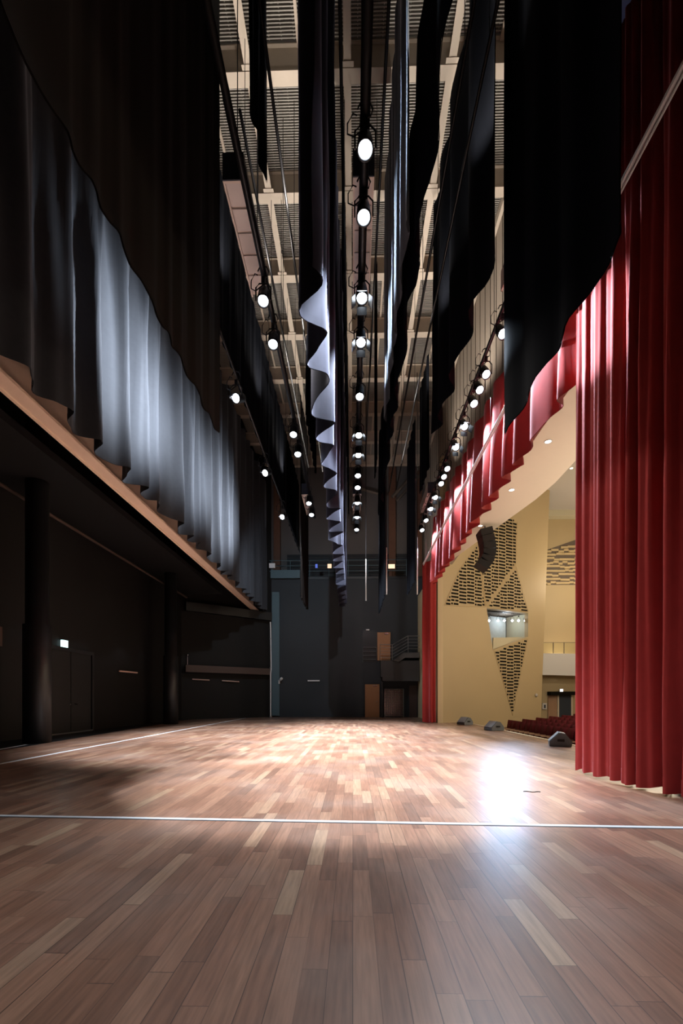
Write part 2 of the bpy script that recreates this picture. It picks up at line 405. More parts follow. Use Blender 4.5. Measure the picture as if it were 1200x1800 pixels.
BC = M['black_cloth']
G1 = 'black border curtains hanging over the stage'
curtain('border_curtain', 'long black pleated border curtain brightly lit along its lower half above the tan bulkhead', [(-5.55, 4.0), (-5.55, 28.9)], E + 5.5, E + 13.5, .22, 1.08, 1, M['lit_black_cloth'], G1, fine=.34, sharp=-.05, gather=.6, rows=10, res=20, top_amp=.8, hemwave=.03)
curtain('border_curtain', 'dark unlit border curtain covering the upper part of the lit pleated border', [(-2.2, 1.2), (-2.2, 7.42)], E + 4.33, E + 12.5, .014, .5, 2, mat('brown_black_cloth', (.014, .012, .011), .95, spec=.05), G1, fine=.4, sharp=.1)
curtain('border_curtain', 'navy black border curtain hung above the three star bright lanterns', [(-3.25, 6.0), (-3.25, 27.4)], E + 8.95, E + 12.9, .04, .8, 3, BC, G1, fine=.4)
curtain('border_curtain', 'charcoal border curtain with deep zigzag hem beside the centre pipe', [(-.58, 5.8), (-.58, 27.2)], E + 5.5, E + 14.9, .25, 1.02, 4, M['charcoal_cloth'], G1, sharp=-.1, fine=.10, gather=.25, rows=12, hem=.12, res=16, hemwave=.05, top_amp=.85)
curtain('border_curtain', 'narrow black border curtain between zigzag border and centre pipe', [(-.19, 8.5), (-.19, 21.0)], E + 8.3, E + 10.9, .02, .7, 5, BC, G1)
curtain('border_curtain', 'black border curtain with one face glaring white beside the centre lanterns', [(.95, 7.75), (.95, 13.6)], E + 8.2, E + 14.9, .05, 1.1, 6, M['lit_black_cloth'], G1, fine=.4)
curtain('border_curtain', 'unlit black border curtain hanging behind the white lit one', [(1.13, 4.5), (1.13, 19.5)], E + 7.8, E + 11.0, .09, 1.7, 7, BC, G1, fine=.3)
curtain('border_curtain', 'black wavy hemmed border curtain in front of the tan panel wall', [(2.5, 7.9), (2.5, 13.8)], E + 8.0, E + 14.9, .15, 1.65, 8, BC, G1, fine=.12, sharp=.1)
curtain('border_curtain', 'huge black border curtain overlapping the red valance', [(2.7, 4.62), (2.7, 8.1)], E + 4.66, E + 14.9, .07, 1.2, 9, mat('deep_black_cloth', (.003, .0035, .005), .95, spec=.02), G1, fine=.25, sharp=.1)
curtain('border_curtain', 'small black curtain end above the near strip light', [(-1.6, 7.0), (-1.6, 8.25)], E + 9.35, E + 14.9, .04, .5, 10, BC, G1)
G2 = 'narrow black leg curtains in the distance'
curtain('leg_curtain', 'brownish black narrow leg hanging left of the zigzag border in the distance', [(-2.35, 20.3), (-2.35, 23.6)], E + 4.6, E + 13.6, .05, .5, 11, mat('brown_leg', (.016, .013, .012), .95, spec=.05), G2)
curtain('leg_curtain', 'short black leg hanging in front of the far small lanterns', [(-1.40, 13.6), (-1.40, 17.2)], E + 8.5, E + 10.9, .04, .5, 12, BC, G2)
curtain('leg_curtain', 'black wedge topped leg hanging alone before the gallery', [(1.9, 13.9), (1.9, 16.0)], E + 3.6, E + 8.6, .04, .5, 13, BC, G2)
curtain('leg_curtain', 'black leg beside the red valance below the tan wall', [(2.62, 15.8), (2.62, 18.0)], E + 8.0, E + 12.0, .04, .5, 14, BC, G2)
curtain('leg_curtain', 'thin black leg behind the white lit border reaching down to the gallery', [(1.3, 18.2), (1.3, 22.5)], E + 4.2, E + 11.0, .04, .5, 15, BC, G2)
curtain('leg_curtain', 'thin dark strip of cloth near the centre pipe', [(.80, 15.2), (.80, 16.6)], E + 8.0, E + 14.6, .02, .4, 16, BC, G2)

RV = M['red_velvet']
curtain('valance_curtain', 'long scalloped red velvet valance across the top of the stage opening', [(3.80, 7.75), (3.80, 21.75)], E + 5.42, E + 8.3, .23, .9, 21, RV, cat='valance', sharp=-.1, fine=.12, gather=.35, hemwave=.06, rows=8, res=14, top_amp=.45)
curtain('main_curtain', 'tall near red velvet curtain with deep folds down to the floor', [(4.20, 4.6), (4.08, 5.4), (3.82, 6.3), (3.67, 6.85), (3.64, 7.5)], .05, E + 9.5, .115, .31, 22, RV, sharp=.05, fine=.55, gather=.5, rows=14, res=16, hem=.2, hemwave=.02, flare=.35, calm=(1.25, .30))
curtain('main_curtain', 'far red velvet curtain gathered at the end of the stage opening', [(3.42, 22.5), (3.75, 22.2), (4.10, 22.42)], .04, E + 6.7, .07, .3, 23, RV, sharp=.3, fine=.3, rows=12, res=16, hem=.2, flare=.6)

# rail in front of the valance
t = thing('curtain_rail', 'pale steel rail running along the red valance', 'rail', (3.36, 0, E + 6.45))
bm = NB(); tube(bm, [(0, 4.6, 0), (0, 21.9, 0)], .030, 8); obj('pipe', bm, M['white_paint'], t)
bm = NB(); tube(bm, [(.02, 4.6, -.06), (.02, 21.9, -.06)], .016, 6); obj('lower_pipe', bm, M['white_paint'], t)
for y in (8.4, 11.2, 13.5, 16, 18.5, 21):
    bm = NB(); tube(bm, [(0, y, .02), (.0, y, .9)], .008, 5); obj('hanger', bm, M['steel'], t)
t = thing('curtain_pulley', 'small grey pulley block on the rail of the red valance', 'pulley', (3.36, 8.98, E + 6.575))
bm = NB(); box(bm, (-.05, -.14, 0), (.05, .14, .22)); bmesh.ops.bevel(bm, geom=bm.edges[:], offset=.02, segments=2); obj('housing', bm, M['steel'], t)
bm = NB(); lathe(bm, [(.06, -.07), (.09, -.05), (.09, .05), (.06, .07)], 16); o = obj('wheel', bm, M['black_metal'], t); o.rotation_euler = (0, PI / 2, 0); o.location = (0, .32, .14)
# bright edge line above the valance
t = thing('curtain_track', 'thin bright track edge above the red valance', 'track', (4.0, 0, E + 8.42))
bm = NB(); box(bm, (-.04, 7.7, .0), (.04, 22.4, .05)); obj('track', bm, M['steel'], t)

# ------------------------------------------------------------------ tan bulkhead behind the lit border
t = thing('hanging_bulkhead', 'long tan wooden bulkhead showing below the lit black border', 'bulkhead', (-6.3, 0, E + 5.58))
bm = NB(); box(bm, (.0, 3.5, 0.0), (.3, 29.0, .06)); obj('soffit', bm, M['bulkhead'], t)
bm = NB(); box(bm, (-.07, 3.5, .07), (-.002, 29.0, 1.8)); obj('board', bm, M['bulkhead'], t)
bm = NB(); box(bm, (-.07, 3.5, -.025), (-.002, 29.0, .068)); obj('edge_moulding', bm, M['bulkhead_edge'], t)

# ------------------------------------------------------------------ left wing
for nm, y in (('column_1', 12.2), ('column_2', 21.3)):
    bm = NB(); lathe(bm, [(.34, 0), (.34, 3.2), (.28, 3.22), (.28, 9.4)], 24); o = struct(nm, bm, M['black_paint'], 'round black column in the left wing', 'column', True); o.location = (-8.6, y, 0)
a0 = on_x(80, 1294, -9.84); a1 = on_x(158, 1284, -9.84)
dh = 2.82
t = thing('door_1', 'black double door under the glowing exit sign', 'door', (-9.84, a0.y, 0)); t['kind'] = 'structure'
W2 = (a1.y - a0.y) / 2
for i in (0, 1):
    bm = NB(); box(bm, (0, i * W2 + .015, .06), (.05, (i + 1) * W2 - .015, dh)); lf = obj('door_leaf', bm, M['dark_door'], t)
    bm = NB(); yy = W2 - .12 if i == 0 else W2 + .12
    tube(bm, [(.05, yy, 1.02), (.10, yy, 1.02), (.10, yy + (.16 if i else .02), 1.0)], .016, 6); obj('door_handle', bm, M['chrome'], lf)
bm = NB(); box(bm, (0, -.12, 0), (.09, -.0, dh + .12)); box(bm, (0, 2 * W2, 0), (.09, 2 * W2 + .12, dh + .12)); box(bm, (0, 0, dh), (.09, 2 * W2, dh + .12)); obj('door_frame', bm, M['black_paint'], t)
bm = NB(); box(bm, (0, 0, .0), (.12, 2 * W2, .05)); obj('threshold', bm, M['steel'], t)
s = on_x(113, 1132, -9.8)
t = thing('exit_sign', 'glowing white and cyan exit sign above the black double door', 'sign', s)
bm = NB(); box(bm, (-.04, -.14, -.13), (.04, .14, .13)); obj('case', bm, M['white_paint'], t)
bm = NB(); box(bm, (.041, -.13, -.12), (.046, .13, .12)); obj('face', bm, M['exit_glow'], t)
bm = NB(); box(bm, (-.035, -.146, -.12), (.035, -.141, .12)); obj('side_face', bm, M['exit_glow'], t)
def wallbar(px0, px1, py0, py1, label, on):
    a = on(px0, py0); b = on(px1, py1)
    t = thing('wall_bar', label, 'wall bar', a, 0, 'pink wall bars low in the left wing')
    d = b - a; bm = NB(); tube(bm, [(0, 0, 0), d], .035, 8); obj('bar', bm, M['pink_bar'], t)
    for f in (.1, .9):
        bm = NB(); tube(bm, [d * f, d * f + Vector((-.09, 0, 0))], .02, 6); obj('bracket', bm, M['black_metal'], t)
wallbar(210, 241, 1179.5, 1182.5, 'pale pink bar on the wall between the two black columns', lambda x, y: on_x(x, y, -9.72))
onc = lambda x, y: on_plane(x, y, CW[0] + CW[1] * .12, CW[1])
wallbar(338, 368, 1194, 1195.5, 'pale pink bar under the ledge close to the far column', onc)
wallbar(390, 420, 1196.5, 1198.5, 'pale pink bar under the ledge close to the back corner', onc)
# ledge on the angled wall
p, q = Vector((-9.6, 25.75, 0)), Vector((-5.35, 29.2, 0)); n_ = -CW[1] if CW[1].y > 0 else CW[1]
bm = NB(); prism(bm, [p, q, q + n_ * .22, p + n_ * .22], (0, 0, .40)); o = struct('trim_4', bm, M['brown_beam'], 'dark ledge across the angled wall', 'trim'); o.location = (0, 0, E + 1.52)
bm = NB(); prism(bm, [p, q, q + n_ * .3, p + n_ * .3], (0, 0, .5)); o = struct('trim_5', bm, M['black_paint'], 'high dark ledge across the angled wall', 'trim'); o.location = (0, 0, E + 5.0)
t = thing('wall_lamp', 'small pale knob on a stem above the ledge near far column', 'fitting', onc(329.5, 1168))
bm = NB(); tube(bm, [(0, 0, 0), (0, 0, .5)], .015, 6); obj('stem', bm, M['steel'], t)
bm = NB(); bmesh.ops.create_uvsphere(bm, u_segments=12, v_segments=8, radius=.07); o = obj('knob', bm, M['chrome'], t, True); o.location = (0, 0, .55)
# pipes and beams in the wing
for z0, x0, lab in ((6.75, -9.0, 'upper dark pipe running between the black columns'), (5.6, -9.2, 'lower dark pipe running behind the near column')):
    bm = NB(); tube(bm, [(x0, 3, E + z0), (x0, 25, E + z0)], .05, 8); tag(obj('hanging_pipe', bm, M['brown_beam']), lab, 'pipe')
bm = NB(); box(bm, (-9.5, 6.5, E + 1.36), (-9.1, 11.6, E + 1.86)); struct('beam_wing', bm, M['brown_beam'], 'dark brown box beam behind the near column', 'beam')
bm = NB(); box(bm, (-9.8, 3, E + 5.9), (-7.4, 25.5, E + 6.1)); struct('floor_fly', bm, M['black_paint'], 'black fly gallery over the left wing', 'floor')
# cream downpipe at the back left corner
t = thing('down_pipe', 'thin cream pipe standing in the back corner beside the blue lit pilaster', 'pipe', (on_y(475.5, 1258, BY - .5).x, BY - .5, 0))
bm = NB(); tube(bm, [(0, 0, .05), (0, 0, 2.8), (.03, 0, 3.1), (.0, 0, 5.6), (-.02, 0, 6.1)], .04, 8); obj('pipe', bm, M['white_paint'], t)
bm = NB(); lathe(bm, [(.09, 0), (.09, .06), (.05, .08)], 12); obj('foot', bm, M['steel'], t)
for z in (1.6, 3.15, 5.0):
    bm = NB(); box(bm, (-.05, -.055, z), (.05, .055, z + .05)); obj('clip', bm, M['steel'], t)

# ------------------------------------------------------------------ back wall fittings
def backbox(x0, x1, y0, y1, Y, dpt):
    a = on_y(x0, y1, Y); b = on_y(x1, y0, Y)
    return (a.x, Y, max(a.z, 0)), (b.x, Y + dpt, b.z)
def backdoor(name, label, x0, x1, y0, y1, m, Y=BY - .12, handle=True):
    lo, hi = backbox(x0, x1, y0, y1, Y, .1)
    t = thing(name, label, 'door', (lo[0], lo[1], lo[2])); t['kind'] = 'structure'
    w, h = hi[0] - lo[0], hi[2] - lo[2]
    bm = NB(); box(bm, (0, 0, 0.0), (w, .06, h)); lf = obj('door_leaf', bm, m, t)
    bm = NB(); box(bm, (-.06, .0, 0), (-.003, .1, h + .06)); box(bm, (w + .003, 0, 0), (w + .06, .1, h + .06)); box(bm, (-.003, 0, h + .003), (w + .003, .1, h + .06)); obj('door_frame', bm, M['black_paint'], t)
    if handle:
        bm = NB(); box(bm, (w * .55, -.05, h - .12), (w * .85, -.005, h - .06)); obj('door_closer', bm, M['chrome'], lf)
        bm = NB(); tube(bm, [(w - .1, -.005, 1.0), (w - .1, -.06, 1.0), (w - .22, -.06, 1.0)], .015, 6); obj('door_handle', bm, M['chrome'], lf)
    return t
backdoor('door_2', 'orange brown door at stage level on the back wall', 641.5, 666.5, 1203, 1262, M['orange_door'])
backdoor('door_3', 'orange brown door opening onto the upper landing', 663, 686, 1111.5, 1161, M['orange_door'])
backdoor('door_4', 'dim maroon door beside the far red curtain', 719.5, 732.5, 1205, 1262, M['maroon_door'], handle=False)
lo, hi = backbox(637, 662, 1108, 1164, BY - .03, .02)
bm = NB(); box(bm, lo, hi); struct('door_5', bm, M['black_paint'], 'dark opening beside the upper landing door', 'door')  # black slab stands in for the shade inside the opening
# landing
t = thing('landing', 'grey concrete landing with stair on the back wall above the gate', 'landing', (0, 0, 0))
LY = 28.6
lo, hi = backbox(669, 737, 1161, 1190, LY, .85); bm = NB(); box(bm, lo, hi); obj('slab', bm, M['concrete'], t)
lo, hi = backbox(672, 737, 1180, 1197, LY - .1, .8); bm = NB(); box(bm, lo, (hi[0], hi[1], hi[2])); obj('lower_beam', bm, M['concrete'], t)
px = on_y(671.5, 1262, LY + .3).x
bm = NB(); box(bm, (px - .05, LY + .25, 0), (px + .05, LY + .35, lo[2])); obj('post', bm, M['black_paint'], t)
a = [on_y(px, py, LY - .12) for px, py in ((691, 1161), (709, 1147), (737, 1147), (737, 1156), (712, 1156), (701, 1163))]
bm = NB(); prism(bm, a, (0, .85, 0)); obj('stair_flight', bm, mat('concrete_light', (.10, .095, .09), .8), t)
t = thing('landing_railing', 'thin steel railing along the grey landing and its stair', 'railing', (0, 0, 0))
RY = LY - .16
for k_ in range(5):
    dy = k_ * 5.6
    pts = [on_y(px, py, RY) for px, py in ((667.5, 1133 + dy), (690, 1133 + dy), (716, 1118 + dy), (737, 1118 + dy))]
    bm = NB(); tube(bm, pts, .022 if k_ == 0 else .014, 6); obj('rail', bm, M['steel'], t)
for px, y0, y1 in ((667.5, 1133, 1161), (689, 1133, 1161), (717, 1118, 1147)):
    bm = NB(); tube(bm, [on_y(px, y0, RY), on_y(px, y1, RY)], .022, 6); obj('post', bm, M['steel'], t)
t = thing('wall_railing', 'short steel railing across the dark opening left of landing', 'railing', (0, 0, 0))
for k_ in range(4):
    bm = NB(); tube(bm, [on_y(637, 1138 + k_ * 7, BY - .1), on_y(662, 1138 + k_ * 7, BY - .1)], .018, 6); obj('rail', bm, M['steel'], t)
for px in (637.5, 661.5):
    bm = NB(); tube(bm, [on_y(px, 1138, BY - .1), on_y(px, 1165, BY - .1)], .02, 6); obj('post', bm, M['steel'], t)
# gate
t = thing('grille_gate', 'steel grille gate under the concrete landing', 'gate', on_y(676, 1262, BY - .3).xy.to_3d())
g0 = on_y(676, 1262, BY - .3); g1 = on_y(709, 1211, BY - .3); gw = g1.x - g0.x; gh = g1.z
bm = NB()
for i in range(15): x = gw * i / 14; tube(bm, [(x, 0, .06), (x, 0, gh)], .020, 5)
for i in range(12): z = .1 + (gh - .1) * i / 11; tube(bm, [(0, .02, z), (gw, .02, z)], .006, 4)
obj('grille', bm, M['chrome'], t)
bm = NB(); tube(bm, [(0, 0, 0), (0, 0, gh), (gw, 0, gh), (gw, 0, 0)], .025, 6); obj('gate_frame', bm, M['steel'], t)
# small fittings on the back wall and gallery
def plate(name, label, cat, px, py, w, h, Y, m, group=None):
    c = on_y(px, py, Y); t = thing(name, label, cat, c, 0, group); s = Y / F
    bm = NB(); box(bm, (-w * s / 2, 0, -h * s / 2), (w * s / 2, .08, h * s / 2)); obj('case', bm, M['black_paint'] if m in ('sign_glow', 'blue_glow') else M['white_paint'], t)
    bm = NB(); box(bm, (-w * s / 2 + .02, -.01, -h * s / 2 + .02), (w * s / 2 - .02, -.002, h * s / 2 - .02)); obj('face', bm, M[m], t)
    return t
plate('wall_sign', 'small warm lit sign beside the zigzag border curtain on the gallery', 'sign', 579, 995, 8, 8.5, 29.2, 'sign_glow')
plate('wall_sign', 'small warm lit sign near the wedge topped leg on the gallery', 'sign', 688, 995.5, 12.5, 8.5, 29.2, 'sign_glow')
plate('wall_box', 'pale box on the gallery rail beside the lit border curtain', 'box', 478, 994, 10.5, 8, 29.0, 'white_paint')
plate('wall_blue_glint', 'tiny blue glint on the gallery behind the brown leg', 'light', 556, 995, 5, 8, 29.2, 'blue_glow')  # glowing plate in place of a small blue glint
plate('wall_conduit', 'short pale strip low on the back wall', 'strip', 551, 1196.5, 21, 2.2, BY - .1, 'white_paint')
plate('wall_strip_lamp', 'tiny pale lamp above the dark opening on the back wall', 'lamp', 646, 1107, 6, 2, BY - .12, 'white_paint')
c = on_y(492, 1196, BY - .2); t = thing('wall_camera', 'small white wall camera on the pilaster', 'camera', c)
bm = NB(); lathe(bm, [(.06, 0), (.09, .1), (.09, .22), (.05, .26)], 12); o = obj('housing', bm, M['white_paint'], t, True); o.rotation_euler = (.6, .8, 0)
bm = NB(); box(bm, (-.1, .02, -.22), (-.02, .18, .02)); obj('bracket', bm, M['white_paint'], t)

# ------------------------------------------------------------------ lanterns, pipes, strip lights
LS = []
def spot(loc, aim, power, angle, blend=.3, col=(.80, .90, 1.0), rad=.06):
    l = bpy.data.lights.new('lantern_or_fill_beam', 'SPOT'); l.energy = power; l.spot_size = math.radians(angle); l.spot_blend = blend; l.color = col; l.shadow_soft_size = rad
    o = bpy.data.objects.new('lantern_or_fill_beam', l); C.objects.link(o); o.location = loc
    o.rotation_euler = (Vector(aim)).to_track_quat('-Z', 'Y').to_euler(); return o
def point(loc, power, col, rad=.1):
    l = bpy.data.lights.new('house_fill', 'POINT'); l.energy = power; l.color = col; l.shadow_soft_size = rad
    o = bpy.data.objects.new('house_fill', l); C.objects.link(o); o.location = loc; return o

def lantern_meshes():
    P = {}
    bm = NB(); lathe(bm, [(.05, .40), (.105, .36), (.115, .20), (.12, .02), (.125, -.04), (.105, -.04), (.10, .0)], 20, (True, False)); P['body'] = bm
    bm = NB(); lathe(bm, [(.0001, -.012), (.06, -.010), (.098, .0)], 20, (False, False)); P['lens'] = bm
    bm = NB(); tube(bm, [(-.15, 0, .0), (-.15, 0, .26), (-.08, 0, .34), (.08, 0, .34), (.15, 0, .26), (.15, 0, .0)], .014, 6); P['yoke'] = bm
    bm = NB(); box(bm, (-.035, -.03, .34), (.035, .03, .465)); tube(bm, [(0, 0, .455), (.08, 0, .475), (.11, 0, .58), (.07, 0, .67), (0, 0, .695), (-.07, 0, .67), (-.11, 0, .59)], .012, 6); P['clamp'] = bm
    bm = NB(); tube(bm, [(0, .0, .32), (-.16, .03, .22), (-.26, .06, .30), (-.26, .08, .48), (-.18, .06, .60), (-.122, .05, .56)], .011, 6); P['cord'] = bm
    bm = NB()
    for s in (-1, 1):
        m4 = Matrix.Translation((s * .13, 0, -.05)) @ Matrix.Rotation(s * -.5, 4, 'Y'); box(bm, (-.004, -.10, -.16), (.004, .10, 0), m4)
        m4 = Matrix.Translation((0, s * .13, -.05)) @ Matrix.Rotation(s * .5, 4, 'X'); box(bm, (-.10, -.004, -.16), (.10, .004, 0), m4)
    P['barn_door'] = bm
    out = {}
    for kx, bm in P.items():
        me = bpy.data.meshes.new(kx); bm.normal_update(); bm.to_mesh(me); bm.free()
        me.materials.append(M['lens'] if kx == 'lens' else M['black_metal']); out[kx] = me
        if kx in ('body', 'lens'):
            for p in me.polygons: p.use_smooth = True
    return out
LM = lantern_meshes()
def lantern(label, loc, aim, group, scale=1.0, barn=False, lensmat=None, cord=True):
    t = thing('spotlight', label, 'stage light', loc, 0, group); t.scale = (scale,) * 3
    def part(k, par):
        o = bpy.data.objects.new(k, LM[k]); C.objects.link(o); o.parent = par; return o
    part('yoke', t); part('clamp', t)
    if cord: part('cord', t)
    b = part('body', t)
    q = Vector(aim).to_track_quat('-Z', 'Y'); b.rotation_mode = 'QUATERNION'; b.rotation_quaternion = q
    part('lens', b)
    if barn: part('barn_door', b)
    return t

def pipe(label, X, z, y0, y1, r=.045, cables=4, group='fly pipes above the stage', cab=True, at=None):
    t = thing('hanging_pipe', label, 'pipe', (X, y0, z), 0, group)
    bm = NB(); tube(bm, [(0, 0, 0), (0, y1 - y0, 0)], r, 10); obj('pipe', bm, M['black_metal'], t, True)
    if cab:
        for i in range(cables):
            yy = (y1 - y0) * (i + .5) / cables if at is None else at[i] - y0
            bm = NB(); tube(bm, [(0, yy, r), (0, yy, GZ - .02 - z)], .008, 5); obj('suspension_cable', bm, M['black_metal'], t)
    return t

ZL = E + 8.0
DROP = .58
def row(px_list, X, z, name, group, aimf, lit, sc=1.0, barn=()):
    n = len(px_list); res = []
    for i, d in enumerate(px_list):
        loc = Vector((X, d, z)); aim = Vector(aimf(i, d))
        lantern('%s lit black lantern from the near end of the %s' % (ORD[i], name), loc, aim, group, sc, i in barn)
        res.append((loc, aim.normalized()))
    return res

yd = lambda py, z: F * z / (HZ - py)
# centre pipe
cys = [yd(y, 8.0) for y in (263, 382, 524, 602, 697, 765, 800, 836, 857, 884, 909, 931)]
cen = row(cys, .18, ZL, 'centre pipe', 'lanterns on the centre pipe', lambda i, d: (0, -.45, -1), None, 1.0, barn=(2, 3, 5, 6, 9, 10))
pipe('dark centre pipe carrying a row of lit lanterns', .18, ZL + DROP, 3.5, 23.5, .074, 5, 'lantern pipes above the stage', at=(5.3, 11.7, 14.5, 17.8, 22.9))
# left pipe
lys = [yd(y, 8.0) for y in (525, 602, 762, 797, 884, 904)]
lef = row(lys, -1.8, ZL, 'pipe left of the zigzag border', 'lanterns on the pipe left of the zigzag border', lambda i, d: (.05, -.5, -1), None)
pipe('dark pipe crossing in front of the near tilted strip light', -1.8, ZL + DROP, 3.5, 21.5, .06, 3, 'lantern pipes above the stage', at=(5.3, 11.7, 16.5))
# right pipe
rys = [yd(y, 7.8) for y in (592, 662, 689, 713, 753, 789, 826, 840, 852, 876, 896, 916, 933)]
rig = row(rys, 3.2, E + 7.8, 'pipe along the red valance', 'lanterns on the pipe along the red valance', lambda i, d: (.1, -.75, -1), None, .9, barn=(4, 5, 9, 10))
pipe('dark pipe with cables and lanterns along the red valance', 3.2, E + 7.8 + DROP * .9, 9.2, 22.5, .044, 4, 'lantern pipes above the stage', at=(10.4, 14.85, 17.0, 22.2))
# star lanterns in front of the lit border
sys_ = [(415, 700), (466, 826), (496, 903)]
stars = []
for i, (px, py) in enumerate(sys_):
    p = on_x(px, py, -3.0)
    if stars: p.z = stars[0].z
    lantern('%s star bright lantern from the near end facing the lit black border' % ORD[i], p, (-.25, -.8, -.55), 'star bright lanterns over the lit border', 1.0, False)
    stars.append(p)
pipe('dark pipe carrying the three star bright lanterns', -3.0, stars[0].z + DROP, 10.0, 26.5, .03, 4, 'lantern pipes above the stage')

# strip lights
def strip(label, X, y0, y1):
    t = thing('hanging_strip_light', label, 'strip light', (X, y0, E + 8.75), 0, 'unlit strip light troughs above the lantern pipes')
    L = y1 - y0; w = .18
    bm = NB(); box(bm, (-w, .02, .06), (w, L, .44)); obj('housing', bm, M['strip_white'], t)
    bm = NB(); box(bm, (-w, 0, .0), (w, .018, .46)); obj('end_plate', bm, M['navy_end'], t)
    bm = NB(); box(bm, (-w, .02, 0), (-w + .03, L, .058)); box(bm, (w - .03, .02, 0), (w, L, .058)); box(bm, (-w + .03, .02, 0), (w - .03, .06, .058)); obj('rim', bm, M['strip_white'], t)
    n = 5
    for i in range(n):
        a = .07 + (L - .1) * i / n; b = .07 + (L - .1) * (i + 1) / n - .05
        bm = NB(); box(bm, (-w + .032, a, .035), (w - .032, b, .055)); obj('panel', bm, M['strip_panel'], t)
    for yy in (.3, L - .3):
        bm = NB(); tube(bm, [(0, yy, .44), (0, yy, GZ - .02 - E - 8.75)], .01, 5); obj('suspension_cable', bm, M['black_metal'], t)
    return t
for nm, X in (('pipe left of the zigzag border', -2.02), ('centre pipe', .18), ('pipe along the red valance', 3.36)):
    strip('near pale strip light trough above the %s' % nm, X, yd(310, 8.75), yd(519, 8.75))
    strip('distant small strip light trough above the %s' % nm, X, yd(868, 8.75), yd(905, 8.75))

# bare fly pipes
for lab, X, z in (('bare pipe high above the near strip light', -1.47, 11.0), ('bare pipe just left of the centre girder', -.21, 11.2), ('bare pipe just right of the centre lanterns', .60, 11.6),
                  ('bare pipe between the black borders and tan wall', 1.74, 10.0), ('second bare pipe beside the tan wall', 2.12, 10.2), ('bare pipe above the left lanterns', -2.15, 11.2), ('bare pipe beside the small black curtain end', -2.45, 11.4)):
    pipe(lab, X, E + z, 8.6 if X < -2 else 5.0, 22.0, .03, 4, cab=True)
# vertical rods hanging in the distance
for lab, px, y0, y1, Y in (('white ended rod hanging beside the distant lanterns', 643, 820, 1056, 23.0), ('pale ended rod hanging in front of the right gallery sign', 679, 830, 1045, 20.5), ('thin rod hanging by the wedge topped leg', 733, 800, 1045, 21.0)):
    a = on_y(px, y0, Y); b = on_y(px, y1, Y)
    t = thing('hanging_rod', lab, 'rod', b, 0, 'rods hanging in the distance')
    bm = NB(); tube(bm, [(0, 0, 2.1), (0, 0, GZ - b.z - .02)], .02, 6); obj('rope', bm, M['black_metal'], t)
    bm = NB(); tube(bm, [(0, 0, 0), (0, 0, 2.1)], .03, 8); obj('rod', bm, M['white_paint'], t)

# ------------------------------------------------------------------ stage monitors
def wedge(label, px, py, w, rz):
    c = on_z(px, py, 0); t = thing('monitor_speaker', label, 'speaker', c, rz, 'wedge monitors along the stage edge')
    prof = [(-.26, 0), (.24, 0), (.26, .12), (.10, .32), (-.02, .34), (-.26, .10)]
    bm = NB(); prism(bm, [Vector((x, -w / 2, z + .01)) for x, z in prof], (0, w, 0)); bmesh.ops.bevel(bm, geom=bm.edges[:], offset=.012, segments=2); obj('cabinet', bm, M['speaker_grey'], t)
    d = Vector((-.24, 0, .24)).normalized(); a = Vector((-.25, 0, .125)); b = Vector((-.03, 0, .345))
    n = Vector((-.70, 0, .70))
    bm = NB(); prism(bm, [a + n * .008 + Vector((0, -w * .44, 0)), a + n * .008 + Vector((0, w * .44, 0)), b + n * .008 + Vector((0, w * .44, 0)), b + n * .008 + Vector((0, -w * .44, 0))], n * .012); obj('grille', bm, mat('lit_monitor_grille', (.34, .38, .43), .45), t)  # pale blue reflection on the grille is put into its colour
    bm = NB(); box(bm, (-.08, -w / 2 - .012, .13), (.08, -w / 2 - .001, .19)); obj('handle', bm, M['black_paint'], t)
    return t
wedge('farthest small wedge monitor speaker on the stage edge', 817, 1274, .5, .5)
wedge('middle grey wedge monitor speaker at the stage edge', 868, 1284, .55, .25)
wedge('nearest wedge monitor speaker beside the tall near red curtain', 984, 1311, .55, -.35)

# ------------------------------------------------------------------ auditorium
A0 = Vector((j1.x, 22.6, 0)); B0 = Vector((10.9, 26.1, 0)); Sd = (B0 - A0).normalized(); Sn = Vector((Sd.y, -Sd.x, 0))
S = lambda px, py, off=0.0: on_plane(px, py, A0 + Sn * off, Sn)
# gold side wall built around the box opening
hole = [S(855, 1069), S(928, 1078), S(928, 1119), S(866, 1143)]
outer = [Vector((A0.x, A0.y, E + 12.0)), None, None, Vector((A0.x, A0.y, -.85))]
tr = S(966, 862); br = S(949, 1275); outer[1] = Vector((tr.x, tr.y, E + 12.0)); outer[2] = Vector((br.x, br.y, -.85))
bm = NB(); ov = [bm.verts.new(p) for p in outer]; hv = [bm.verts.new(p) for p in hole]
for i in range(4): bm.faces.new((ov[i], ov[(i + 1) % 4], hv[(i + 1) % 4], hv[i]))
r_ = bmesh.ops.extrude_face_region(bm, geom=bm.faces[:]); bmesh.ops.translate(bm, verts=[e for e in r_['geom'] if isinstance(e, bmesh.types.BMVert)], vec=-Sn * -.0 + Sn * -.25)
bmesh.ops.recalc_face_normals(bm, faces=bm.faces)
struct('wall_auditorium_side', bm, M['gold_wall'], 'gold auditorium side wall with slotted panels and a lighting box')
